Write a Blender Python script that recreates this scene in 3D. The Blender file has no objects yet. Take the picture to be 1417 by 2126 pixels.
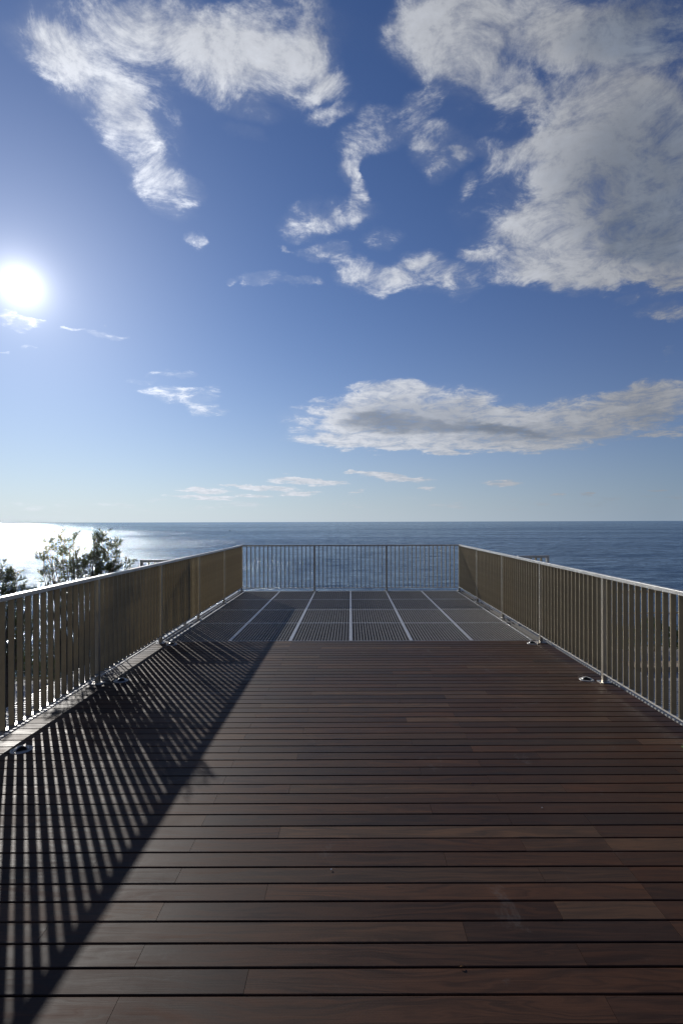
import bpy, math, random
import numpy as np
from mathutils import Vector, Matrix
random.seed(7); rng = np.random.default_rng(11)
sc = bpy.context.scene
col = sc.collection
R = math.radians

# ------------------------------------------------------------------ helpers
class MB:
    def __init__(s): s.v = []; s.f = []
    def box(s, x0, x1, y0, y1, z0, z1):
        b = len(s.v)
        s.v += [(x0,y0,z0),(x1,y0,z0),(x1,y1,z0),(x0,y1,z0),(x0,y0,z1),(x1,y0,z1),(x1,y1,z1),(x0,y1,z1)]
        s.f += [tuple(b+i for i in q) for q in ((0,3,2,1),(4,5,6,7),(0,1,5,4),(1,2,6,5),(2,3,7,6),(3,0,4,7))]
        return s
    def prism(s, prof, a, b, axis):
        """closed profile (list of 2-d points) swept from a to b along axis 'x','y' or 'z'"""
        n = len(prof); k = len(s.v)
        for t in (a, b):
            for (p, q) in prof:
                s.v.append({'x':(t,p,q), 'y':(p,t,q), 'z':(p,q,t)}[axis])
        for i in range(n):
            j = (i+1) % n
            s.f.append((k+i, k+j, k+n+j, k+n+i))
        s.f.append(tuple(k+i for i in range(n))[::-1]); s.f.append(tuple(k+n+i for i in range(n)))
        return s
    def tube(s, pts, rads, sides=6):
        k = len(s.v); n = len(pts)
        for i, p in enumerate(pts):
            p = Vector(p)
            d = (Vector(pts[min(i+1, n-1)]) - Vector(pts[max(i-1, 0)])).normalized()
            u = d.cross(Vector((0.31, 0.2, 0.93)))
            if u.length < 1e-3: u = d.cross(Vector((1, 0, 0)))
            u.normalize(); w = d.cross(u)
            for j in range(sides):
                a = 2*math.pi*j/sides
                s.v.append(tuple(p + (u*math.cos(a) + w*math.sin(a))*rads[i]))
        for i in range(n-1):
            for j in range(sides):
                jj = (j+1) % sides
                s.f.append((k+i*sides+j, k+i*sides+jj, k+(i+1)*sides+jj, k+(i+1)*sides+j))
        s.f.append(tuple(k+(n-1)*sides+j for j in range(sides)))
        return s
    def lathe(s, prof, cx=0, cy=0, n=40):
        k = len(s.v)
        for (r, z) in prof:
            for j in range(n):
                a = 2*math.pi*j/n
                s.v.append((cx + r*math.cos(a), cy + r*math.sin(a), z))
        for i in range(len(prof)-1):
            for j in range(n):
                jj = (j+1) % n
                s.f.append((k+i*n+j, k+i*n+jj, k+(i+1)*n+jj, k+(i+1)*n+j))
        return s
    def build(s, name, mat, parent=None, smooth=False, bevel=0):
        me = bpy.data.meshes.new(name); me.from_pydata(s.v, [], s.f); me.update()
        import bmesh
        bm = bmesh.new(); bm.from_mesh(me); bmesh.ops.recalc_face_normals(bm, faces=bm.faces)
        if bevel:
            bmesh.ops.bevel(bm, geom=list(bm.edges), offset=bevel, segments=2, affect='EDGES', profile=.6)
        bm.to_mesh(me); bm.free()
        if smooth:
            for p in me.polygons: p.use_smooth = True
        me.materials.append(mat)
        o = bpy.data.objects.new(name, me); col.objects.link(o)
        if parent: o.parent = parent
        return o

def empty(name, loc=(0,0,0), rz=0):
    o = bpy.data.objects.new(name, None); col.objects.link(o)
    o.location = loc; o.rotation_euler = (0,0,rz); o.empty_display_size = .1
    return o
def tag(o, label=None, cat=None, group=None, kind=None):
    if label: o['label'] = label
    if cat: o['category'] = cat
    if group: o['group'] = group
    if kind: o['kind'] = kind
    return o
def copy(o, parent, loc=None):
    c = o.copy(); col.objects.link(c); c.parent = parent
    if loc is not None: c.location = loc
    return c
def copy_tree(o, parent=None, loc=None):
    kids = [k for k in bpy.data.objects if k.parent == o]
    c = copy(o, parent, loc)
    for k in kids: copy_tree(k, c)
    return c

# node graph helper
class NG:
    def __init__(s, nt): s.nt = nt; s.N = nt.nodes; s.L = nt.links
    def _in(s, sock, v):
        if v is None: return
        if isinstance(v, bpy.types.NodeSocket): s.L.new(v, sock)
        else: sock.default_value = v
    def node(s, t, **kw):
        n = s.N.new(t)
        for k, v in kw.items(): setattr(n, k, v)
        return n
    def m(s, op, a, b=None, c=None, clamp=False):
        n = s.node('ShaderNodeMath', operation=op, use_clamp=clamp)
        s._in(n.inputs[0], a); s._in(n.inputs[1], b); s._in(n.inputs[2], c)
        return n.outputs[0]
    def v(s, op, a, b=None, scale=None):
        n = s.node('ShaderNodeVectorMath', operation=op)
        s._in(n.inputs[0], a); s._in(n.inputs[1], b)
        if scale is not None: s._in(n.inputs['Scale'], scale)
        return n.outputs['Value'] if op in ('LENGTH','DOT_PRODUCT','DISTANCE') else n.outputs['Vector']
    def comb(s, x, y, z):
        n = s.node('ShaderNodeCombineXYZ'); s._in(n.inputs[0], x); s._in(n.inputs[1], y); s._in(n.inputs[2], z); return n.outputs[0]
    def sep(s, a):
        n = s.node('ShaderNodeSeparateXYZ'); s._in(n.inputs[0], a); return n.outputs
    def noise(s, vec, scale, detail=4, rough=.5, lac=2.0, dist=0, out='Fac', dim='3D'):
        n = s.node('ShaderNodeTexNoise'); n.noise_dimensions = dim
        s._in(n.inputs['Vector'], vec)
        for k, x in (('Scale', scale), ('Detail', detail), ('Roughness', rough), ('Lacunarity', lac), ('Distortion', dist)): s._in(n.inputs[k], x)
        return n.outputs[out]
    def rng(s, val, a, b, c=0., d=1., kind='SMOOTHSTEP'):
        n = s.node('ShaderNodeMapRange', interpolation_type=kind)
        s._in(n.inputs[0], val)
        for i, x in enumerate((a, b, c, d)): s._in(n.inputs[i+1], x)
        return n.outputs[0]
    def mix(s, f, a, b, mode='MIX'):
        n = s.node('ShaderNodeMix', data_type='RGBA', blend_type=mode)
        s._in(n.inputs[0], f)
        s._in(n.inputs[6], a if isinstance(a, bpy.types.NodeSocket) else (*a, 1)); s._in(n.inputs[7], b if isinstance(b, bpy.types.NodeSocket) else (*b, 1))
        return n.outputs[2]
    def ramp(s, f, stops):
        n = s.node('ShaderNodeValToRGB'); s._in(n.inputs[0], f)
        e = n.color_ramp.elements
        while len(e) < len(stops): e.new(.5)
        for i, (p, c) in enumerate(stops): e[i].position = p; e[i].color = (*c, 1)
        return n.outputs[0]
def material(name):
    m = bpy.data.materials.new(name); m.use_nodes = True
    g = NG(m.node_tree); p = m.node_tree.nodes['Principled BSDF']
    return m, g, p
def bump(g, p, h, strength, dist):
    b = g.node('ShaderNodeBump'); g._in(b.inputs['Height'], h); b.inputs['Strength'].default_value = strength; b.inputs['Distance'].default_value = dist
    g.L.new(b.outputs[0], p.inputs['Normal'])

# ------------------------------------------------------------------ sun direction, camera
F = 1047.0
SUN = Vector((-682., 1047., 492.)).normalized()
elev = math.asin(SUN.z); azim = math.atan2(SUN.x, SUN.y)      # azimuth from +Y, negative to the left
EYE = 1.65

cam = bpy.data.cameras.new('camera'); co = bpy.data.objects.new('camera', cam); col.objects.link(co)
co.location = (0, 0, EYE); co.rotation_mode = 'QUATERNION'
co.rotation_quaternion = (Matrix.Rotation(R(.17), 4, 'Y') @ Matrix.Rotation(R(90), 4, 'X')).to_quaternion()
cam.sensor_fit = 'HORIZONTAL'; cam.sensor_width = 36; cam.lens = 36*F/1417
cam.shift_x = -18.5/1417; cam.shift_y = 20.0/1417
cam.clip_start = .05; cam.clip_end = 200000
sc.camera = co

# ------------------------------------------------------------------ world
w = bpy.data.worlds.new('World'); sc.world = w; w.use_nodes = True; w.cycles.sampling_method = 'MANUAL'; w.cycles.sample_map_resolution = 512
g = NG(w.node_tree); g.N.clear()
out = g.node('ShaderNodeOutputWorld')
sky = g.node('ShaderNodeTexSky', sky_type='NISHITA')
sky.sun_disc = False; sky.sun_elevation = elev; sky.sun_rotation = azim
sky.altitude = 30; sky.air_density = 1.0; sky.dust_density = .15; sky.ozone_density = 2.5
D = g.node('ShaderNodeTexCoord').outputs['Generated']
dx, dy, dz = g.sep(D)
zc = g.m('MAXIMUM', dz, 0.0)
STR = .1
cosang = g.v('DOT_PRODUCT', D, tuple(SUN))
side = g.rng(cosang, .5, .95, 0., 1., 'LINEAR')
base = g.mix(1.0, sky.outputs[0], g.mix(side, (.34,.44,.70), (.46,.59,.85)), 'MULTIPLY')
# aureole of the low sun
ang = g.m('ARCCOSINE', g.m('MINIMUM', cosang, 1.0))
glow = g.m('ADD', g.m('MULTIPLY', g.m('EXPONENT', g.m('MULTIPLY', ang, -1/.019)), 26.),
                  g.m('MULTIPLY', g.m('EXPONENT', g.m('MULTIPLY', ang, -1/.15)), 3.0))
glowc = g.v('SCALE', (1.0, .97, .93), scale=glow)
# milky air low over the sea, paler towards the sun
hz = g.m('EXPONENT', g.m('MULTIPLY', zc, -1/.15))
hcol = g.ramp(cosang, [(.40,(.30,.385,.49)),(.79,(.56,.65,.73)),(.95,(.70,.81,.89)),(1.0,(.74,.85,.92))])
skyc = g.mix(g.m('MULTIPLY', hz, .92), base, g.v('SCALE', hcol, scale=10.))

# clouds: placed by direction, ragged by noise on a flat cloud deck
yy = g.m('MAXIMUM', dy, 0.05)
u = g.m('DIVIDE', dx, yy); v_ = g.m('DIVIDE', dz, yy)
uv = g.comb(u, v_, 0.0)
zz = g.m('ADD', zc, .10)
plane = g.comb(g.m('DIVIDE', dx, zz), g.m('DIVIDE', dy, zz), 0.0)
n1 = g.noise(uv, 5.0, 5, .55, out='Color')
n2 = g.noise(plane, 3.2, 7, .62, out='Color')
wamp = g.rng(v_, 0.0, .35, .012, .13, 'LINEAR')
w1 = g.v('MULTIPLY', g.v('SUBTRACT', n1, (.5,.5,.5)), (1,.8,0)); w2 = g.v('MULTIPLY', g.v('SUBTRACT', n2, (.5,.5,.5)), (1,.8,0))
q = g.v('ADD', uv, g.v('SCALE', g.v('ADD', g.v('SCALE', w1, scale=.7), g.v('SCALE', w2, scale=1.0)), scale=wamp))


BL = [ (330,60,220,70,5,.28),(230,120,90,60,35,.25),(480,60,170,60,0,.28),(620,50,100,60,0,.30),(640,455,55,34,-10,.5),(870,300,60,30,0,.35),(1230,470,120,70,-20,.8),(1280,250,120,60,0,.6),
 (330,110,230,95,10,.42),(560,150,150,70,20,.42),(1000,230,110,90,0,.34),(60,90,60,22,30,.5),(330,250,80,40,45,.5),(1010,440,60,60,0,.30),
 # px, py, half width, half height, rotation (deg, clockwise in the picture), weight
 (250,40,190,50,0,.55),(430,80,160,65,15,.75),(120,100,70,30,30,.8),(200,165,120,45,42,.95),(260,225,60,45,45,.7),
 (300,300,100,42,48,.95),(355,375,60,40,42,1.0),(560,50,110,60,0,.45),(500,120,80,50,20,.4),
 (650,60,26,90,-5,.75),(640,135,55,60,20,.85),(685,180,30,24,0,.9),(490,205,75,18,20,.6),(515,262,42,12,20,.55),
 (690,245,32,18,-20,.7),(782,250,36,20,0,.75),(765,303,40,28,0,.95),(740,350,20,26,0,.55),(738,405,20,40,0,.85),(712,450,55,22,-10,.7),
 (640,450,50,34,0,.5),(680,525,42,20,-10,.85),(800,485,32,18,-20,.5),(885,290,58,24,0,.75),(870,335,26,26,0,.8),
 (920,345,42,24,-40,.85),(950,320,26,14,0,.6),(870,222,40,24,-45,.8),(765,578,58,30,5,1.2),(900,572,74,32,10,1.1),
 (865,530,30,20,0,.7),(405,487,24,14,15,.95),(602,517,14,6,30,.9),(555,572,34,13,10,.7),(625,590,22,8,5,.85),(495,575,12,7,0,.7),
 (930,60,85,75,0,1.0),(1110,45,190,60,0,1.0),(1330,60,170,60,0,.9),(1040,165,75,34,10,.9),(1210,190,110,34,-8,.9),
 (1370,210,140,80,0,1.1),(1300,300,150,85,-15,1.25),(1240,400,150,80,-25,1.35),(1390,420,170,130,0,1.6),(1150,490,140,55,-15,1.25),
 (1290,530,170,48,0,1.35),(1190,560,60,26,30,1.0),(1417,555,90,40,0,1.1),(1130,290,90,22,-25,.9),(1010,300,40,16,0,.5),
 (980,380,16,20,0,.5),(985,520,26,12,0,.7),(1340,585,100,14,-5,.9),(1100,60,240,90,0,.5),(1380,480,120,120,0,.6),(1280,350,120,80,-30,.5),(1400,655,58,17,-5,1.0),(1290,630,22,10,0,.6),
 (1090,330,70,40,-20,.5),(950,120,60,60,0,.6),
 (730,885,100,34,5,1.3),(860,860,135,50,0,1.7),(810,812,70,20,-5,1.1),(1000,890,150,36,3,1.5),(1130,880,130,32,0,1.3),
 (1260,860,110,38,-5,1.2),(1370,835,90,34,-5,1.3),(1000,925,150,12,0,1.3),(780,918,140,13,3,1.1),(1385,900,62,9,-5,1.1),
 (370,820,64,13,5,1.0),(430,850,34,9,8,.9),(355,773,34,7,0,.75),(300,790,24,7,0,.55),
 (235,697,32,8,8,1.0),(160,688,22,6,8,.95),(45,665,36,9,5,1.1),(10,655,18,8,0,1.0),(60,705,12,4,0,.8),(5,715,10,4,0,.8),
 (640,997,60,6,3,1.3),(815,987,60,6,4,1.3),(535,1009,65,5,4,1.3),(425,1017,46,4,2,1.2),(420,1030,60,3.5,3,1.1),(530,1028,32,3.5,0,1.1),
 (625,1023,34,3.5,0,1.1),(735,979,20,3,0,1.1),(1043,1003,30,6,0,1.0),(740,1018,14,3,0,1.0),(885,1010,16,3,0,.9),(1215,1025,14,3,0,.8),
 (1365,1017,18,3,0,.8),(1155,1029,14,3,0,.7),(1378,750,14,5,0,.6),
]
qx, qy, _ = g.sep(q); q1 = g.comb(qx, qy, 1.0)
fine = g.noise(plane, 6.5, 9, .72, dist=.5)
fine2 = g.noise(uv, 26.0, 6, .66)
fb = g.m('SUBTRACT', g.m('ADD', g.m('MULTIPLY', fine, .78), g.m('MULTIPLY', fine2, .22)), .5)
lowm = g.m('MULTIPLY', g.rng(v_, .012, .03), g.rng(v_, .036, .056, 1., 0.))
lown = g.rng(g.noise(g.v('MULTIPLY', uv, (1, 4.5, 1)), 11., 5, .6), .52, .68)
lowa = g.m('MULTIPLY', g.m('MULTIPLY', lowm, lown), .38)
lit = g.rng(cosang, .5, .92, 3.3, 8.3, 'LINEAR')
lit = g.m('ADD', lit, g.rng(cosang, .92, 1., 0., 4., 'LINEAR'))
lit = g.m('MULTIPLY', lit, g.rng(v_, .55, 1.05, 1., .80))
litc = g.v('MULTIPLY', g.v('SCALE', (.97, 1.01, 1.10), scale=lit), (1,1,1))
shade_n = g.rng(g.noise(uv, 5., 3, .5), .3, .7, .8, 1.15)
grey = g.v('SCALE', (1.65, 2.0, 2.65), scale=shade_n)
def group(name, ins, outs):
    t = bpy.data.node_groups.new(name, 'ShaderNodeTree')
    for n, ty in ins: t.interface.new_socket(n, in_out='INPUT', socket_type='NodeSocket'+ty)
    for n, ty in outs: t.interface.new_socket(n, in_out='OUTPUT', socket_type='NodeSocket'+ty)
    h = NG(t); return t, h, h.node('NodeGroupInput').outputs, h.node('NodeGroupOutput').inputs
GB, h, I, O = group('cloud_puff', [('q','Vector'),('A','Vector'),('B','Vector'),('W','Float'),('acc','Float')], [('acc','Float')])
X_ = h.v('DOT_PRODUCT', I[0], I[1]); Y_ = h.v('DOT_PRODUCT', I[0], I[2])
h.L.new(h.m('ADD', I[4], h.rng(h.m('MULTIPLY_ADD', X_, X_, h.m('MULTIPLY', Y_, Y_)), 0., 2.6, I[3], 0.0)), O[0])
GC, h, I, O = group('cloud_shade', [('acc','Float'),('core','Float'),('fb','Float'),('low','Float'),('lit','Color'),('grey','Color'),('sky','Color')], [('col','Color')])
cov = h.m('MINIMUM', I[0], 2.0)
N_ = h.m('MULTIPLY', h.m('MULTIPLY', I[2], h.rng(cov, .9, 1.7, 1., .55)), h.m('MINIMUM', h.m('MULTIPLY', cov, 12.), 7.6))
dens = h.m('ADD', h.m('MULTIPLY_ADD', cov, .80, -.36), N_)
veil = h.m('MULTIPLY', h.rng(cov, .05, 1.5), h.m('MULTIPLY_ADD', I[2], 2.5, .62))
clump = h.m('MULTIPLY', h.rng(dens, .0, 1.65), .86)
al = h.m('ADD', clump, h.m('MULTIPLY', veil, .32), clamp=True)
al = h.m('MULTIPLY', h.m('MAXIMUM', al, I[3]), .95)
thick = h.m('MULTIPLY', h.rng(h.m('MULTIPLY_ADD', I[2], 1.1, I[1]), -.15, 1.75), .88)
relief = h.m('MULTIPLY_ADD', I[2], 1.5, 1.0)
h.L.new(h.mix(al, I[6], h.v('SCALE', h.mix(thick, I[4], I[5]), scale=relief)), O[0])
CORE = [(1400,370,190,135,0),(1400,480,110,60,-10),(860,868,125,30,3),(780,880,60,16,0),(1000,900,110,14,4),(1120,895,110,12,0),(1380,870,60,14,0),(1370,60,140,60,0)]
BL = [k[:5]+(k[5]*(1.7 if k[1] > 965 else 1.0 if (k[0] > 1060 and k[1] > 190 and k[1] < 700) or k[1] > 700 or k[2] < 30 else (1.2 if k[1] > 480 else (1.05 if k[0] > 900 else .8))), 0) for k in BL] + [k+(1.35 if k[1] < 600 else .75, 1) for k in CORE]
def leaf(L):
    acc = {}
    for fl in (0, 1):
        ac = g.m('MULTIPLY', qx, 0.0)
        for (px, py, a, b, rot, wt, f_) in L:
            if f_ != fl: continue
            a = a*1.08/F; b = b*1.08/F; cx = (px-727)/F; cy = (1082-py)/F; t = R(-rot); c_, s_ = math.cos(t), math.sin(t)
            n = g.node('ShaderNodeGroup'); n.node_tree = GB
            g.L.new(q1, n.inputs[0]); g.L.new(ac, n.inputs[4]); n.inputs[3].default_value = wt
            n.inputs[1].default_value = (c_/a, s_/a, -(c_*cx+s_*cy)/a); n.inputs[2].default_value = (-s_/b, c_/b, (s_*cx-c_*cy)/b)
            ac = n.outputs[0]
        acc[fl] = ac
    n = g.node('ShaderNodeGroup'); n.node_tree = GC
    for i, x in enumerate((acc[0], acc[1], fb, lowa, litc, grey, skyc)): g.L.new(x, n.inputs[i])
    b_ = g.node('ShaderNodeBackground'); g.L.new(g.v('ADD', n.outputs[0], glowc), b_.inputs[0]); b_.inputs[1].default_value = STR
    return b_.outputs[0]
def plain_sky():
    b_ = g.node('ShaderNodeBackground'); g.L.new(g.v('ADD', skyc, glowc), b_.inputs[0]); b_.inputs[1].default_value = STR
    return b_.outputs[0]
MARG = 90
def tree_(L, x0, x1, y0, y1, d):
    L = [k for k in L if k[0]-max(k[2],k[3])*1.95-MARG < x1 and k[0]+max(k[2],k[3])*1.95+MARG > x0
         and k[1]-(max(k[2],k[3])*1.95 if k[4] else k[3]*1.95)-MARG*(1 if k[1] < 800 else .4) < y1 and k[1]+(max(k[2],k[3])*1.95 if k[4] else k[3]*1.95)+MARG*(1 if k[1] < 800 else .4) > y0]
    if d == 0 or len(L) <= 4: return leaf(L)
    mx = g.node('ShaderNodeMixShader')
    if (x1-x0) >= (y1-y0):
        c = (x0+x1)/2; g.L.new(g.m('GREATER_THAN', u, (c-727)/F), mx.inputs[0])
        A_, B_ = tree_(L, x0, c, y0, y1, d-1), tree_(L, c, x1, y0, y1, d-1)
    else:
        c = (y0+y1)/2; g.L.new(g.m('LESS_THAN', v_, (1082-c)/F), mx.inputs[0])
        A_, B_ = tree_(L, x0, x1, y0, c, d-1), tree_(L, x0, x1, c, y1, d-1)
    g.L.new(A_, mx.inputs[1]); g.L.new(B_, mx.inputs[2])
    return mx.outputs[0]
inside = g.m('MULTIPLY', g.m('MULTIPLY', g.m('GREATER_THAN', dy, .06), g.m('LESS_THAN', g.m('ABSOLUTE', u), 1.15)),
             g.m('MULTIPLY', g.m('GREATER_THAN', v_, 0.0), g.m('LESS_THAN', v_, 1.35)))
mx = g.node('ShaderNodeMixShader'); g.L.new(inside, mx.inputs[0])
g.L.new(plain_sky(), mx.inputs[1]); g.L.new(tree_(BL, -480, 1940, -340, 1082, 5), mx.inputs[2])
g.L.new(mx.outputs[0], out.inputs[0])

# ------------------------------------------------------------------ sun lamp
sl = bpy.data.lights.new('sun', 'SUN'); so = bpy.data.objects.new('sun', sl); col.objects.link(so)
sl.energy = 3.4; sl.angle = R(.53); sl.color = (1, .955, .89)
so.rotation_mode = 'QUATERNION'; so.rotation_quaternion = SUN.to_track_quat('Z', 'Y')
so.location = SUN*50

sc.view_settings.view_transform = 'Standard'; sc.view_settings.look = 'None'
sc.view_settings.exposure = -.13; sc.view_settings.gamma = 1
sc.render.engine = 'CYCLES'

# ------------------------------------------------------------------ materials
def metal(name, c, metallic, rough, stain=.35):
    m, g, p = material(name)
    P = g.node('ShaderNodeTexCoord').outputs['Object']
    n = g.noise(P, 9., 6, .6); n_s = g.noise(P, 2.1, 4, .6); sp = g.noise(P, 60., 3, .5)
    c0 = tuple(x*.82 for x in c)
    cc = g.mix(g.rng(n, .3, .7), c0, c)
    cc = g.mix(g.m('MULTIPLY', g.rng(n_s, .55, .75), stain), cc, (.26, .19, .12))
    g.L.new(cc, p.inputs['Base Color'])
    p.inputs['Metallic'].default_value = metallic
    g._in(p.inputs['Roughness'], g.rng(sp, .3, .7, rough-.07, rough+.08, 'LINEAR'))
    bump(g, p, sp, .12, .002)
    return m
M_rail = metal('galvanised_rail_steel', (.66,.64,.60), .85, .38)
M_post = metal('weathered_post_steel', (.44,.40,.33), .85, .36, .3)
M_frame = metal('bright_panel_edge_steel', (.56,.56,.55), .4, .42, .1)
M_bar = metal('weathered_bar_steel', (.345,.29,.195), .62, .44, .5)
M_grate = metal('galvanised_grating_steel', (.27,.255,.23), .25, .5, .15)
M_steel = metal('brushed_stainless', (.46,.45,.43), .6, .42, .1)
M_walk = metal('pale_walkway_steel', (.55,.55,.53), .2, .5, .1)

def wood():
    m, g, p = material('dark_oiled_hardwood')
    tc = g.node('ShaderNodeTexCoord').outputs['Object']
    geo = g.node('ShaderNodeNewGeometry'); isl = geo.outputs['Random Per Island']
    off = g.comb(g.m('MULTIPLY', isl, 37.), g.m('MULTIPLY', isl, 91.), 0.)
    P = g.v('ADD', tc, off)
    S = g.v('MULTIPLY', P, (.9, 26., 1.))
    warp = g.noise(g.v('MULTIPLY', P, (1.3, 9., 1)), 1.0, 3, .5)
    grain = g.noise(g.v('ADD', S, g.comb(0., g.m('MULTIPLY', warp, 5.), 0.)), 2.0, 7, .62)
    fineg = g.noise(g.v('MULTIPLY', P, (4., 240., 1.)), 1.5, 3, .6)
    # per-board tone: most boards umber, some tan, some nearly black
    tone = g.ramp(isl, [(0.0,(.029,.0140,.0080)),(.2,(.046,.0225,.0125)),(.4,(.022,.0120,.0085)),(.6,(.054,.0260,.0140)),(.75,(.036,.0185,.0115)),(.9,(.074,.044,.026)),(1.0,(.018,.011,.009))])
    cg = g.mix(g.rng(grain, .34, .68), tone, g.mix(1., tone, (2.1,1.85,1.65), 'MULTIPLY'))
    cg = g.mix(g.m('MULTIPLY', g.rng(fineg, .45, .75), .5), cg, g.mix(1., cg, (.5,.48,.45), 'MULTIPLY'))
    # grey weathering, scuffs and dusty footprints
    wth = g.rng(g.noise(tc, 1.1, 5, .6), .42, .7)
    cg = g.mix(g.m('MULTIPLY', wth, .3), cg, (.050,.036,.029))
    sc1 = g.rng(g.noise(g.v('ADD', tc, (3.3,0,0)), 3.0, 9, .74, dist=.6), .60, .72)
    cg = g.mix(g.m('MULTIPLY', sc1, .30), cg, (.15,.14,.125))
    scr = g.rng(g.noise(g.v('MULTIPLY', tc, (2.0, 55., 1)), 3.2, 4, .7, dist=.5), .70, .76)
    cg = g.mix(g.m('MULTIPLY', scr, .3), cg, (.14,.125,.11))
    g.L.new(cg, p.inputs['Base Color'])
    rr = g.m('ADD', g.rng(grain, .3, .7, .46, .62, 'LINEAR'), g.m('MULTIPLY', g.m('SUBTRACT', g.noise(tc, 2.2, 6, .65), .5), .30))
    rr = g.m('ADD', rr, g.m('MULTIPLY', isl, .07))
    g._in(p.inputs['Roughness'], rr)
    p.inputs['Specular IOR Level'].default_value = .17
    bump(g, p, g.m('ADD', g.m('MULTIPLY', grain, .6), g.m('MULTIPLY', fineg, .4)), .35, .0025)
    return m
M_wood = wood()

def plain(name, c1, c2, rough, scale, bs=.2, bd=.01, spec=.4):
    m, g, p = material(name)
    P = g.node('ShaderNodeTexCoord').outputs['Object']
    n = g.noise(P, scale, 8, .65)
    g.L.new(g.mix(g.rng(n, .3, .7), c1, c2), p.inputs['Base Color'])
    p.inputs['Roughness'].default_value = rough; p.inputs['Specular IOR Level'].default_value = spec
    bump(g, p, n, bs, bd)
    return m
M_pave = plain('worn_concrete_paving', (.30,.29,.28), (.42,.41,.40), .75, 1.7)
M_soil = plain('dry_hillside_earth', (.05,.055,.03), (.14,.12,.08), .95, .5, .6, .1, .1)
M_stone = plain('sandy_stone', (.36,.28,.19), (.48,.39,.28), .85, 3.)
M_beam = plain('primed_steel_beam', (.09,.08,.07), (.14,.13,.12), .6, 2.)
M_bark = plain('grey_bark', (.07,.055,.04), (.16,.13,.10), .9, 18., .6, .01, .2)
M_dark = plain('dark_lens', (.03,.03,.03), (.06,.055,.05), .4, 5.)
M_hull = plain('dark_boat_paint', (.03,.035,.045), (.05,.05,.06), .4, 2.)
M_white = plain('white_petal', (.6,.6,.56), (.75,.75,.7), .7, 40.)
M_drought = plain('dry_leaf', (.25,.12,.04), (.36,.2,.07), .8, 60.)
M_gleaf = plain('fallen_green_leaf', (.10,.22,.05), (.2,.35,.1), .6, 40.)

def leafmat(name, a, b, tr):
    m, g, p = material(name)
    isl = g.node('ShaderNodeNewGeometry').outputs['Random Per Island']
    P = g.node('ShaderNodeTexCoord').outputs['Object']
    f = g.m('ADD', g.m('MULTIPLY', isl, .6), g.m('MULTIPLY', g.noise(P, 3., 3, .5), .5))
    c = g.mix(f, a, b)
    g.L.new(c, p.inputs['Base Color']); p.inputs['Roughness'].default_value = .5
    t = g.node('ShaderNodeBsdfTranslucent'); g.L.new(g.mix(1., c, (1.6,1.7,.7), 'MULTIPLY'), t.inputs[0])
    mx = g.node('ShaderNodeMixShader'); mx.inputs[0].default_value = tr
    g.L.new(p.outputs[0], mx.inputs[1]); g.L.new(t.outputs[0], mx.inputs[2])
    g.L.new(mx.outputs[0], g.N['Material Output'].inputs[0])
    return m
M_olive = leafmat('olive_leaf', (.024,.032,.014), (.085,.090,.040), .28)
M_hedge = leafmat('hedge_leaf', (.012,.022,.007), (.06,.10,.02), .3)

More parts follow.
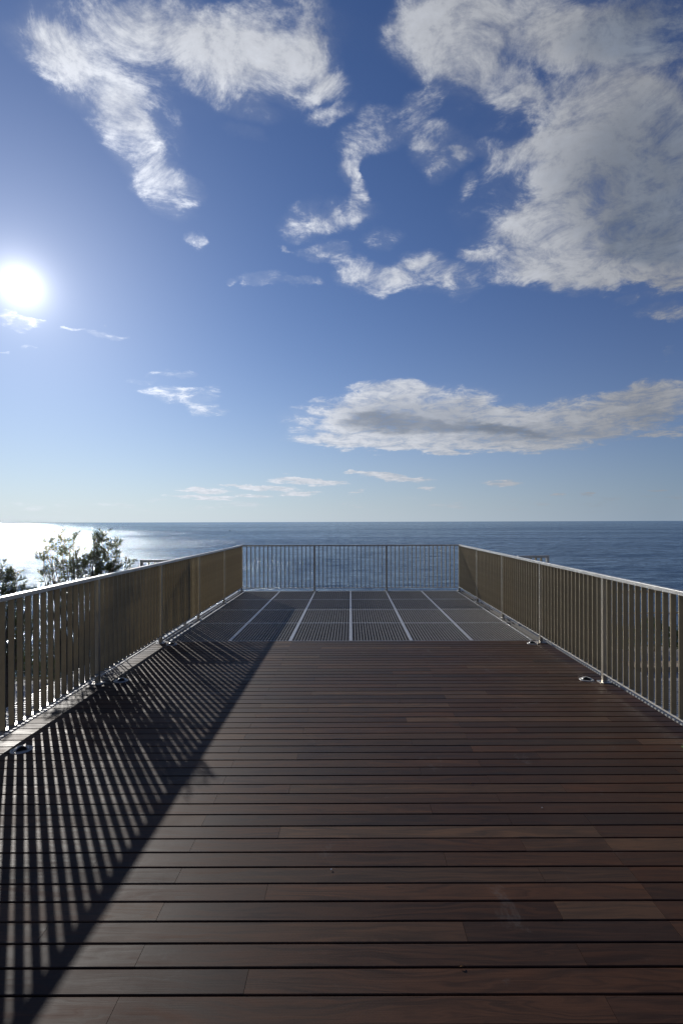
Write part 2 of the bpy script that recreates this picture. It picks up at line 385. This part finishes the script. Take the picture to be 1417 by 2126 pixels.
def water():
    m, g, p = material('sea_water')
    P = g.node('ShaderNodeTexCoord').outputs['Object']
    px, py, pz = g.sep(P)
    dist = g.v('LENGTH', P)
    # waves
    a = g.noise(g.v('MULTIPLY', P, (1., 1.5, 1)), .10, 4, .6, dim='2D')
    b = g.noise(g.v('MULTIPLY', P, (1., 1.9, 1)), .55, 5, .62, dim='2D')
    c = g.noise(g.v('MULTIPLY', P, (1., 1.6, 1)), 2.6, 4, .6, dim='2D')
    gust = g.noise(g.v('MULTIPLY', P, (.35, 1.6, 1)), .0026, 5, .62, dim='2D')
    gust2 = g.noise(g.v('MULTIPLY', P, (.2, 1.4, 1)), .012, 4, .6, dim='2D')
    gust3 = g.noise(g.v('MULTIPLY', P, (.35, 1.0, 1)), .07, 4, .62, dim='2D')
    gs = g.m('MULTIPLY', g.rng(g.m('ADD', g.m('MULTIPLY', gust, .6), g.m('MULTIPLY', gust2, .4)), .38, .62,   .6, 1.4, 'LINEAR'), g.rng(gust3, .35, .65, .75, 1.25, 'LINEAR'))
    h = g.m('ADD', g.m('MULTIPLY', a, 1.0), g.m('ADD', g.m('MULTIPLY', b, .46), g.m('MULTIPLY', c, .10)))
    wl = g.m('MULTIPLY', g.rng(g.noise(g.v('MULTIPLY', P, (.28, 1., 1)), .22, 5, .7, dim='2D'), .36, .64, .55, 1.5, 'LINEAR'), g.rng(g.noise(g.v('MULTIPLY', P, (.3, 1., 1)), .9, 3, .6, dim='2D'), .36, .64, .7, 1.3, 'LINEAR'))
    h = g.m('MULTIPLY', h, gs)
    bn = g.node('ShaderNodeBump'); g.L.new(h, bn.inputs['Height']); bn.inputs['Strength'].default_value = 1.; bn.inputs['Distance'].default_value = 1.
    # wave faces hide one another at grazing angles, so the sea never turns into a full mirror
    fr = g.node('ShaderNodeFresnel'); fr.inputs['IOR'].default_value = 1.333; g.L.new(bn.outputs[0], fr.inputs['Normal'])
    df = g.node('ShaderNodeBsdfDiffuse'); g.L.new(g.mix(g.rng(gust, .35, .65), (.013,.042,.105), (.019,.056,.135)), df.inputs[0])
    gl = g.node('ShaderNodeBsdfGlossy', distribution='BECKMANN'); gl.inputs['Color'].default_value = (.82,.92,1.,1); g.L.new(bn.outputs[0], gl.inputs['Normal'])
    dn = g.m('MULTIPLY', dist, g.m('MULTIPLY_ADD', g.m('SUBTRACT', gust2, .5), 1.6, 1.0))
    g._in(gl.inputs['Roughness'], g.m('ADD', g.rng(dn, 700., 1500., .212, .160), g.rng(dn, 4500., 7000., 0., .05)))
    mx = g.node('ShaderNodeMixShader'); g.L.new(g.m('MINIMUM', g.m('MULTIPLY', wl, g.m('MINIMUM', fr.outputs[0], g.rng(gs, .3, 1.6, .72, .46, 'LINEAR'))), .9), mx.inputs[0])
    g.L.new(df.outputs[0], mx.inputs[1]); g.L.new(gl.outputs[0], mx.inputs[2])
    g.L.new(mx.outputs[0], g.N['Material Output'].inputs[0])
    return m
M_sea = water()

# ------------------------------------------------------------------ sea and ground
SEA = -22.0
mb = MB()
ys = [30, 60, 120, 300, 1000, 4000, 15000, 60000]; xs = [-60000, -15000, -4000, -1000, -200, 0, 200, 1000, 4000, 15000, 60000]
k = 0
for y in ys:
    for x in xs: mb.v.append((x, y, 0))
for i in range(len(ys)-1):
    for j in range(len(xs)-1):
        a = i*len(xs)+j; mb.f.append((a, a+1, a+len(xs)+1, a+len(xs)))
sea = mb.build('sea', M_sea); sea.location.z = SEA; tag(sea, kind='structure')

def edge(x): return 15.2 if x < -3 else (15.2 + (x+3)*.5 if x < 4 else 18.9)
mb = MB(); rows = []
X = [-200,-90,-50,-30,-20,-14,-10,-8,-6,-4.5,-3,-1.5,0,1.5,3,4,6,8,10,14,20,30,50,90,200]
for x in X:
    e = edge(x); line = []
    rr = random.Random(int(x*10))
    for (yo, z) in [(-200, 34),(-90, 20),(-45, 9),(-24, 0),(-16,-2.6),(-12,-3.0)]: line.append((x, yo + (rr.uniform(-2,2) if yo < -20 else 0), z + (rr.uniform(-1,1) if yo < -20 else 0)))
    line += [(x, e, -3.0),(x, e+.5,-3.15),(x, e+6+rr.uniform(-1,1),-7.5+rr.uniform(-.5,.5)),(x, e+16+rr.uniform(-1,1),-14+rr.uniform(-1,1)),(x, e+30,-23.5),(x, e+70,-30)]
    rows.append(line)
for r in rows: mb.v += r
n = len(rows[0])
for i in range(len(rows)-1):
    for j in range(n-1):
        a = i*n+j; mb.f.append((a, a+n, a+n+1, a+1))
hill = mb.build('ground', M_soil); tag(hill, kind='structure')
mb = MB()
pts = [(x, edge(x)-.35) for x in X if abs(x) <= 50]
for (x, y) in pts: mb.v += [(x, -11.8, -2.98), (x, y, -2.98), (x, y, -3.2)]
for i in range(len(pts)-1):
    a = i*3; mb.f += [(a, a+3, a+4, a+1), (a+1, a+4, a+5, a+2)]
pv = mb.build('pavement', M_pave); tag(pv, kind='structure')

# ------------------------------------------------------------------ timber deck
PITCH = .1086; G0 = 1.757
mb = MB()
def board(x0, x1, y0, y1):
    c = .0035; z1 = random.uniform(-.0012, .0); t = -.03
    p = [(y0,t),(y1,t),(y1,z1-c),(y1-c*.3,z1-c*.3),(y1-c,z1),(y0+c,z1),(y0+c*.3,z1-c*.3),(y0,z1-c)]
    mb.prism(p, x0, x1, 'x')
for kk in range(-42, 48):
    y0 = G0 + kk*PITCH + .0035; y1 = y0 + PITCH - .007
    if kk % 2: j = [-.81 + 1.69*i for i in range(-1, 3)]
    elif kk % 4 == 0: j = [-.38 + 1.69*i for i in range(-1, 3)]
    else: j = [.456 + 1.69*i for i in range(-2, 3)]
    if -3 <= kk <= 9: j.append(1.31)
    j = [a + random.uniform(-.006, .006) for a in j]
    j = sorted({round(a, 3) for a in j if -2.5 < a < 2.5})
    j2 = [j[0]]
    for a in j[1:]:
        if a - j2[-1] > .05: j2.append(a)
    e = [-2.66] + j2 + [2.66]
    for i in range(len(e)-1):
        board(e[i] + .0008, e[i+1] - .0008, y0, y1)
deck = mb.build('deck', M_wood); tag(deck, kind='structure')
# beams and columns that carry the platform
fr = empty('platform_frame', (0, 3, -3)); tag(fr, 'dark steel beams and columns under the timber deck and metal grating', 'steel frame')
for x in (-2.5, -1.25, 0, 1.25, 2.5):
    MB().box(x-.05, x+.05, -5.8, 8.97, 2.62, 2.965).build('beam', M_beam, fr)
for y in (-2.7, 0.5, 3.7, 6.9):
    MB().box(-2.62, 2.62, y-.06, y+.06, 2.38, 2.618).build('cross_beam', M_beam, fr)
for x in (-2.3, 2.3):
    for y in (-2.7, 3.7, 6.9):
        MB().box(x-.09, x+.09, y-.09, y+.09, -.6 , 2.378).build('column', M_beam, fr)
# ------------------------------------------------------------------ grating floor
gf = empty('grating_floor', (0, 9.5, 0)); tag(gf, 'galvanised metal grating floor at the far end of the platform', 'metal grating')
PW, PL = .84, 1.2475
mf = MB(); mb = MB(); t = .020; hx, hy = PW/2-.0015, PL/2-.0015
mf.box(-hx, -hx+t, -hy, hy, -.03, 0).box(hx-t, hx, -hy, hy, -.03, 0)
mf.box(-hx+t, hx-t, -hy, -hy+.009, -.03, -.0005).box(-hx+t, hx-t, hy-.009, hy, -.03, -.0005)
nb = 18
for i in range(nb):
    x = -hx+t + (i+1)*(2*hx-2*t)/(nb+1)
    mb.box(x-.0042, x+.0042, -hy+.009, hy-.009, -.032, -.001)
nr = 23
for i in range(nr):
    y = -hy+.016 + (i+1)*(2*hy-.032)/(nr+1)
    mb.box(-hx+t, hx-t, y-.003, y+.003, -.020, -.006)
Y0 = 6.985
first = None
for r in range(4):
    for c in range(6):
        loc = (-2.52 + PW*(c+.5), Y0 + PL*(r+.5) - 9.5, 0)
        if first is None:
            first = mb.build('grating_panel', M_grate, gf); first.location = loc; frm = mf.build('panel_frame', M_frame, first)
        else: copy(frm, copy(first, gf, loc))
mb = MB().box(-2.70, 2.70, Y0+4*PL+.003, Y0+4*PL+.05, -.16, -.002)
mb.build('end_beam', M_grate, gf).location = (0, -9.5, 0)
for s in (-1, 1):
    mb = MB()
    for a, b in ((2.5235, 2.530), (2.600, 2.607), (2.66, 2.70)):
        x0, x1 = sorted((s*a, s*b)); mb.box(x0, x1, Y0, Y0+4*PL, -.03, -.003)
    for i in range(5):
        y = Y0 + .02 + i*PL*.994
        x0, x1 = sorted((s*2.524, s*2.70)); mb.box(x0, x1, y-.006, y+.006, -.029, -.006)
    x0, x1 = sorted((s*2.66, s*2.70)); mb.box(x0+.001, x1-.001, Y0+.001, Y0+4*PL-.001, -.20, -.031)
    o = mb.build('edge_rail', M_frame if s < 0 else M_grate, gf); o.location = (0, -9.5, 0)  # sunlit look of the left rail put into its colour: paler steel than right

# ------------------------------------------------------------------ side walkways of pale slats (deck level)
def walkway(s, w0, w1, y0, y1, label, extra=None):
    o = empty('grating_walkway', (s*w0, y0, 0)); tag(o, label, 'walkway')
    def slats(xa, xb, ya, yb, name='slatted_panel'):
        m = MB(); n = int((yb-ya)/.05)
        for i in range(n):
            y = ya + i*.05
            m.box(*sorted((s*xa, s*xb)), y, y+.024, -.025, -.006)
        for x in np.arange(xa, xb+.001, (xb-xa)/3):
            xx = s*x; m.box(xx-.006, xx+.006, ya, yb, -.06, -.0255)
        q = m.build(name, M_walk, o); q.location = (-s*w0, -y0, 0)
    slats(w0, w1, y0, y1)
    if extra: slats(w1+.02, extra[0], y0, extra[1])
    m = MB(); xx = sorted((s*(w1+.002), s*(w1+.016))); m.box(xx[0], xx[1], (extra[1] if extra else y0), y1, -.12, .0)
    q = m.build('kerb_plate', M_walk, o); q.location = (-s*w0, -y0, 0)
    return o
walkway(-1, 2.69, 3.05, -3., 8.15, 'narrow pale slatted walkway outside the left railing')
walkway(1, 2.69, 3.14, -3., 8.15, 'pale slatted walkway outside the right railing', (5.0, 5.26))

# ------------------------------------------------------------------ railings
TOPZ0, TOPZ1 = 1.066, 1.10
b_side = MB().box(-.0215, .0215, -.006, .006, .100, TOPZ0)         # flat bar, broad face to the camera
b_back = MB().box(-.005, .005, -.02, .02, .100, TOPZ0)
BAY = 1.711; YC = 12.0
def post_at(parent, loc, proto, plate_rot=0):
    if proto is None:
        p = MB().box(-.02, .02, -.02, .02, .008, TOPZ0-.0005).build('post', M_post, parent, bevel=.0015); p.location = loc
        mb = MB().box(-.055, .055, -.045, .045, 0., .008)
        for sx in (-1, 1):
            mb.lathe([(.0, .0185), (.0085, .0185), (.0095, .016), (.0095, .0081)], sx*.040, 0, 8)
        bp = mb.build('base_plate', M_rail, p)
        return p
    return copy_tree(proto, parent, loc)
post_proto = None
def side_railing(s, label):
    global post_proto
    X0 = s*2.587
    rl = empty('side_railing', (X0, YC-4*BAY, 0)); tag(rl, label, 'railing', 'tall railings around the platform')
    dy = -(YC-4*BAY)
    nb = 8
    yend = YC - nb*BAY
    t = MB().box(-.024, .024, yend-.02, YC+.022, TOPZ0, TOPZ1).build('top_rail', M_rail, rl, bevel=.0025); t.location = (0, dy, 0)
    m = MB()
    for i in range(nb): m.box(-.02, .02, YC-(i+1)*BAY+.0205, YC-i*BAY-.0205, .085, .0995)
    t = m.build('bottom_rail', M_rail, rl, bevel=.0015); t.location = (0, dy, 0)
    bar = None; rest = MB()
    for i in range(nb+1):
        y = YC - i*BAY
        p = post_at(rl, (0, y+dy, 0), post_proto)
        if post_proto is None: post_proto = p
        if i == nb: break
        for k in range(1, 17):
            yb = y - k*BAY/17
            if i < 6:
                if bar is None: bar = b_side.build('baluster', M_bar, rl); bar.location = (0, yb+dy, 0)
                else: copy(bar, rl, (0, yb+dy, 0))
            else: rest.box(-.0215, .0215, yb-.006, yb+.006, .100, TOPZ0)
    t = rest.build('baluster', M_bar, rl); t.location = (0, dy, 0); t['kind'] = 'stuff'
    return rl
side_railing(-1, 'long shaded flat bar railing along the left side of the deck')
side_railing(1, 'long flat bar railing along the right side of the deck, top rail sunlit')
rl = empty('end_railing', (0, YC, 0)); tag(rl, 'galvanised flat bar railing across the far end facing the sea', 'railing', 'tall railings around the platform')
MB().box(-2.5625, 2.5625, -.024, .022, TOPZ0, TOPZ1).build('top_rail', M_rail, rl, bevel=.0025)
m = MB(); bar = None
for i in range(3):
    xa = -2.567 + i*BAY; m.box(xa+.0205, xa+BAY-.0205, -.02, .02, .070, .0845)
for i in (1, 2): copy_tree(post_proto, rl, (-2.567 + i*BAY, 0, 0))
m.build('bottom_rail', M_rail, rl, bevel=.0015)
for i in range(3):
    for k in range(1, 17):
        x = -2.567 + i*BAY + k*BAY/17
        if bar is None:
            bar = MB().box(-.0075, .0075, -.02, .02, .085, TOPZ0).build('baluster', M_bar, rl); bar.location = (x, 0, 0)
        else: copy(bar, rl, (x, 0, 0))
def wing(x0, x1, y, h, rz, label):
    r = empty('short_railing', (x0, y, 0), rz); tag(r, label, 'railing', 'short railings across the side walkways')
    L = abs(x1-x0); s = 1 if x1 > x0 else -1
    def b(a, c, *k): return MB().box(*sorted((s*a, s*c)), *k)
    b(0, L, -.022, .022, h-.036, h).build('top_rail', M_rail, r, bevel=.002)
    b(.02, L-.04, -.02, .02, .06, .075).build('bottom_rail', M_rail, r)
    for a in (0, L-.041): b(a, a+.04, -.0215, .0215, -.0, h-.0365).build('post', M_rail, r, bevel=.001)
    bb = None
    n = int((L-.08)/.095)
    for i in range(n):
        a = L - .041 - (i+1)*.095
        if a < .045: break
        if bb is None:
            bb = b(-.0075, .0075, -.02, .02, .0755, h-.0365).build('baluster', M_bar, r); bb.location = (s*a, 0, 0)
        else: copy(bb, r, (s*a, 0, 0))
wing(-2.64, -3.37, 8.1, 1.045, 0, 'short dark railing sticking out past the left railing behind the tree')
wing(2.64, 3.20, 7.98, 1.10, R(14), 'short brownish railing sticking out past the right railing')

# ------------------------------------------------------------------ flush deck lights with eyelid hoods
def deck_light(x, y, rz, label):
    o = empty('deck_light', (x, y, 0), rz); tag(o, label, 'deck light', 'round steel lights set in the deck')
    MB().lathe([(.038,.002),(.042,.0065),(.066,.0058),(.071,.0035),(.072,.0002)], n=48).build('bezel', M_steel, o, smooth=True)
    MB().lathe([(.0001,.0022),(.037,.0022),(.0385,.0005)], n=32).build('lens', M_dark, o, smooth=True)
    # hood: three quarters of a low dome, open to one side
    m = MB(); nu, nv = 26, 7; k0 = 0
    for shell, rs in ((0, 1.), (1, .93)):
        for i in range(nu+1):
            a = R(-42 + 264*i/nu)
            for j in range(nv+1):
                e = R(90*j/nv)
                r = .050*math.cos(e)*rs + .0001
                m.v.append((r*math.cos(a), r*math.sin(a), .0045 + .024*math.sin(e)*rs))
    st = (nu+1)*(nv+1)
    for sh in (0, 1):
        for i in range(nu):
            for j in range(nv):
                a = sh*st + i*(nv+1)+j; m.f.append((a, a+nv+1, a+nv+2, a+1))
    for j in range(nv):
        for i in (0, nu):
            a = i*(nv+1)+j; m.f.append((a, a+1, a+1+st, a+st))
    m.build('hood', M_steel, o, smooth=True)
    m = MB()
    for s in (-1, 1): m.lathe([(.0, .0078), (.0035, .0078), (.004, .0062)], s*.055*math.cos(.6), -.055*math.sin(.6)+.0, 10)
    m.build('screw', M_dark, o)
    return o
deck_light(2.447, 5.24, R(-18), 'round hooded steel deck light beside the second post of the right railing')
deck_light(2.449, 6.80, R(-18), 'round hooded steel deck light by the right railing where the timber meets the grating')
deck_light(-2.39, 5.25, R(25), 'round steel deck light in the leaf shade by the left railing')
deck_light(-2.41, 6.80, R(25), 'round steel deck light at the left corner of the timber next to the grating')
deck_light(-2.39, 3.66, R(35), 'nearest round steel deck light on the left, glinting between baluster shadows')

# ------------------------------------------------------------------ litter on the boards
def fleck(name, px, py, L, W, rz, mat, label, cat):
    y = EYE*F/(py-1082); x = (px-727)*y/F
    o = MB(); pts = []
    for i in range(7):
        t = i/6; w_ = W*.5*math.sin(math.pi*(.08+.84*t))*(1+.15*math.sin(9*t+px))
        pts.append((t*L-L/2, w_, .0022+.003*math.sin(math.pi*t)))
    for (a, b, c) in pts: o.v += [(a, -b, c+.002), (a, 0, c), (a, b, c+.002)]
    for i in range(6):
        a = i*3; o.f += [(a, a+3, a+4, a+1), (a+1, a+4, a+5, a+2)]
    nb_ = len(o.v)
    ob = o.build(name, mat); ob.location = (x, y, 0); ob.rotation_euler.z = rz
    sol = ob.modifiers.new('thick', 'SOLIDIFY'); sol.thickness = .001
    tag(ob, label, cat)
fleck('petal', 1123, 1679, .008, .007, .3, M_white, 'tiny white fleck on the boards right of centre', 'petal')
fleck('petal', 685, 1806, .010, .007, 1.0, M_white, 'tiny white fleck on the boards near the middle', 'petal')
fleck('dry_leaf', 955, 2009, .017, .007, .2, M_drought, 'curled brown leaf bit lodged in a board gap in the foreground', 'leaf')
fleck('dry_leaf', 975, 1628, .014, .007, .5, M_drought, 'small brown leaf bit in a board gap further back', 'leaf')
fleck('green_leaf', 1414, 1553, .030, .016, 1.1, M_gleaf, 'small green leaf on the boards at the right edge', 'leaf')

# ------------------------------------------------------------------ trees
def leaves_mesh(P, Dv, Ln, Wd):
    """P roots, Dv directions (n,3), folded lance leaves"""
    n = len(P)
    Dv = Dv/np.linalg.norm(Dv, axis=1)[:, None]
    rnd = rng.normal(size=(n, 3)); S = np.cross(Dv, rnd); S /= np.linalg.norm(S, axis=1)[:, None]
    N = np.cross(Dv, S)
    L = Ln[:, None]; W = Wd[:, None]
    curl = rng.uniform(-.12, .12, (n, 1))*L
    v = np.stack([P, P+Dv*L*.42+S*W*.5+N*W*.18, P+Dv*L+N*curl, P+Dv*L*.42-S*W*.5+N*W*.18, P+Dv*L*.45], 1).reshape(-1, 3)
    i = np.arange(n)[:, None]*5
    f = np.concatenate([i+[0, 1, 4], i+[1, 2, 4], i+[2, 3, 4], i+[3, 0, 4]], 0)
    return v, f
def mesh_np(name, v, f, mat, parent=None):
    me = bpy.data.meshes.new(name)
    me.from_pydata(v.tolist(), [], f.tolist()); me.update(); me.materials.append(mat)
    o = bpy.data.objects.new(name, me); col.objects.link(o)
    if parent: o.parent = parent
    return o
def at(px, py, y): return np.array([(px-727)*y/F, y, EYE-(py-1082)*y/F])
def tree(name, base, clumps, label, cat, leafL, dens, lean=(0, 0)):
    """clumps: (px, py, radius px, depth)"""
    root = empty(name, base); tag(root, label, cat)
    b = Vector(base); wood_ = MB(); P = []; Dv = []; Ln = []
    C = [(at(px, py, y), r*y/F, wt) for (px, py, r, y, wt) in clumps]
    low = min(c[0][2] for c in C)
    fork = b + Vector((lean[0], lean[1], 1.5))
    hub = Vector(np.mean([c[0] for c in C], 0)); hub.z = low + .1
    tr = [b + Vector((0,0,-.2)), b + Vector((.04, .02, .8)), fork, fork.lerp(hub, .55) + Vector((.06, -.03, 0)), hub]
    wood_.tube(tr, [.085, .07, .055, .042, .028], 8)
    for (c, r, wt) in C:
        cv = Vector(c); st = fork.lerp(hub, random.uniform(.3, 1.0))
        mid = st.lerp(cv, .5) + Vector((random.uniform(-.08, .08), random.uniform(-.08, .08), -.05))
        wood_.tube([st, st.lerp(mid, .5)+Vector((0, 0, -.02)), mid, mid.lerp(cv, .55), cv], [.017, .014, .011, .007, .004], 5)
        ns = max(4, int(dens*wt*(r/.1)**1.8))
        for _ in range(ns):
            o0 = cv + Vector((random.gauss(0, .38), random.gauss(0, .38), random.gauss(0, .30)-.15))*r
            dr = Vector((random.gauss(0, .6), random.gauss(0, .6), random.uniform(-.1, 1.3))).normalized()
            Ls = random.uniform(.4, 1.)*min(r, .15)+.03
            bend = Vector((random.gauss(0, .25), random.gauss(0, .25), .15))
            pts = [o0 + dr*Ls*t + bend*Ls*t*t for t in (0, .35, .7, 1)]
            if random.random() < .25: pts = [o0.lerp(cv, .75)] + pts
            wood_.tube(pts, [.0020, .0016, .0013, .0010, .0006][:len(pts)], 3)
            pp = pts[-4:]
            nl = random.randint(11, 18)
            for k in range(nl):
                t = (k+.5)/nl; i = min(2, int(t*3)); p = pp[i].lerp(pp[i+1], t*3-i)
                ax = (pp[3]-pp[0]).normalized()
                sd = Vector((random.gauss(0, 1), random.gauss(0, 1), random.gauss(0, 1))); sd = (sd - ax*sd.dot(ax)).normalized()
                P.append(p); Dv.append(ax*random.uniform(.55, 1.1) + sd*random.uniform(.5, 1.0)); Ln.append(leafL*random.uniform(.6, 1.25))
            P.append(pp[3]); Dv.append(ax); Ln.append(leafL)
    v, f = leaves_mesh(np.array(P), np.array(Dv), np.array(Ln), np.array(Ln)*rng.uniform(.2, .28, len(Ln)))
    v = v - np.array(base)
    wood_.v = [tuple(np.array(q_) - np.array(base)) for q_ in wood_.v]
    wood_.build('trunk', M_bark, root, smooth=True)
    mesh_np('crown', v, f, M_olive, root)
    return len(P)
A = [(200,1110,15,6.4,1.2),(213,1118,12,6.4,1),(195,1128,12,6.45,1),(178,1170,14,6.5,1.2),(203,1126,14,6.4,1),(213,1150,20,6.4,1),(235,1140,20,6.35,1),(243,1132,11,6.3,.9),(205,1165,28,6.45,1.3),(190,1152,18,6.5,1),
     (225,1180,30,6.4,1.4),(195,1195,34,6.5,1.5),(240,1190,20,6.4,.8),(268,1172,11,6.5,1),(258,1185,12,6.5,.8),(180,1215,30,6.5,1.5),(215,1215,28,6.45,1.3),
     (103,1122,7,6.9,1),(107,1138,12,6.9,1),(98,1145,10,6.9,.8),(133,1115,13,6.8,1),(143,1128,12,6.8,.9),(152,1118,9,6.75,.8),(130,1145,17,6.8,1.1),(150,1150,15,6.75,1),
     (158,1165,18,6.7,1.1),(95,1155,10,6.9,.7),(88,1158,9,6.9,.9),(128,1170,18,6.8,.9),(150,1185,22,6.7,1.1),(165,1195,22,6.6,1.2),(110,1180,14,6.8,.6),(90,1190,10,6.8,.8),
     (100,1205,14,6.8,.7),(130,1205,22,6.8,1.0),(155,1218,24,6.7,1.2),(118,1222,18,6.8,.8),
     (150,1255,36,6.7,.8),(200,1255,36,6.6,.8),(110,1270,34,6.8,.5),(175,1300,42,6.7,.6),(120,1320,42,6.8,.45),(90,1290,28,6.8,.3),(215,1300,34,6.6,.6),(150,1360,48,6.8,.4),(80,1370,44,6.9,.5),
     (235,1245,26,6.5,1.1)]
A += [(60,1300,40,7.7,1.6),(110,1350,45,7.7,1.6),(170,1340,40,7.7,1.4),(40,1380,45,7.7,1.8),(225,1330,35,7.5,1.3),(130,1400,45,7.7,1.8),(200,1390,40,7.7,1.6)]
A = [(a_, b_, c_, d_, e_*(.5 if b_ > 1190 else .9)) for (a_, b_, c_, d_, e_) in A]
print('leaves', tree('olive_tree', (-3.72, 6.85, -3.0), A, 'leafy grey green tree rising beside the left railing against the sun glitter', 'tree', .052, 8.5, (.1, 0)))
B = [(5,1190,10,6.2,.9),(12,1205,14,6.2,1),(28,1190,11,6.2,1),(35,1205,10,6.15,.8),(22,1220,18,6.2,1),(5,1230,20,6.2,1.2),(48,1222,9,6.2,.8),(60,1228,7,6.2,.7),(28,1240,18,6.2,.9),(-20,1200,30,6.2,1.2),
     (-30,1250,44,6.2,1.4),(15,1265,26,6.2,1.1),(40,1290,28,6.25,.7),(0,1310,40,6.3,1.4),(-40,1330,50,6.3,1.2),(35,1340,34,6.3,.9),(10,1375,44,6.4,1.5)]
print('leaves', tree('olive_tree', (-4.45, 6.25, -3.0), B, 'second grey green tree cut off at the left edge of the picture', 'tree', .052, 8., (.05, 0)))

def hedge(base, L, W, H, n, label, lf=.06, rz=0):
    root = empty('hedge', base, rz); tag(root, label, 'hedge')
    m = MB()
    for i in range(int(L/.35)):
        x = (i+.5)*.35 + random.uniform(-.1, .1); y = random.uniform(-.2, .2)*W
        m.tube([(x, y, -.1), (x+random.uniform(-.1,.1), y, H*.45), (x+random.uniform(-.2,.2), y+random.uniform(-.1,.1), H*.85)], [.02, .013, .005], 5)
    m.build('stem', M_bark, root)
    t = rng.uniform(0, L, n); hh = H*(.82+.16*np.sin(t*2.3)+.1*np.sin(t*5.1+1))
    zz_ = hh*rng.uniform(0.02, 1, n)**.6; yy_ = rng.uniform(-.5, .5, n)*W*(1-.4*(zz_/H)**2)
    P = np.stack([t, yy_, zz_], 1); Dd = rng.normal(size=(n, 3)) + np.array([0, 0, .5])
    Ln = lf*rng.uniform(.6, 1.3, n)
    v, f = leaves_mesh(P, Dd, Ln, Ln*.5)
    mesh_np('foliage', v, f, M_hedge, root)
hedge((-16, 14.9, -3.0), 13.2, .9, .75, 15000, 'low dark hedge beyond the paving on the left, seen between the bars', .07)
hedge((4.5, 18.0, -3.0), 14., 1.0, 1.15, 18000, 'green topped hedge beyond the paving on the right, seen between the bars', .08)
# stone kerb on the right-hand paving
mb = MB(); xk = 4.2
while xk < 16:
    Lk = random.uniform(.9, 1.1); mb.box(xk, xk+Lk-.01, 15.4, 16.1, -2.99, -2.83+random.uniform(-.004, .004)); xk += Lk
o = mb.build('stone_step', M_stone, None, bevel=.012); tag(o, 'low sandy stone step on the paving in front of the right hedge', 'stone step')
# post and rail fence behind the right hedge
fn = empty('rail_fence', (5, 19.0, -3.0), R(2)); tag(fn, 'thin pale post and rail fence standing behind the right hedge', 'fence')
MB().box(0, 12.5, -.03, .03, 1.90, 2.0).build('rail', M_stone, fn, bevel=.008)
MB().box(0, 12.5, -.02, .02, 1.1, 1.16).build('rail', M_stone, fn)
pp = MB().box(-.035, .035, -.031-.04, -.031, -.3, 2.02).build('fence_post', M_pave, fn, bevel=.005); pp.location = (.3, 0, 0)
for i in range(1, 13): copy(pp, fn, (.3 + i*.98, 0, 0))

# ------------------------------------------------------------------ small boat far out
by = (EYE-SEA)*F/(1102.5-1084); bx = (477-727)*by/F
bt = empty('motor_boat', (bx, by, SEA), R(20)); tag(bt, 'tiny dark boat far out on the sea left of centre', 'boat')
m = MB(); st = [(-2.6,.85,.75),(-1.2,1.0,.75),(.6,.95,.8),(2.0,.55,.95),(3.0,.03,1.15)]
for (x, hw, hh) in st: m.v += [(x, -hw, hh), (x, -hw*.7, -.25), (x, hw*.7, -.25), (x, hw, hh)]
for i in range(4):
    a = i*4
    for j in range(3): m.f.append((a+j, a+4+j, a+5+j, a+1+j))
    m.f.append((a+3, a+7, a+4, a))
m.f += [(0, 1, 2, 3), (16, 19, 18, 17)]
m.build('hull', M_hull, bt)
MB().prism([(-1.2,.75),(.7,.78),(.35,1.7),(-1.0,1.75)], -.6, .6, 'y').build('cabin', M_hull, bt)
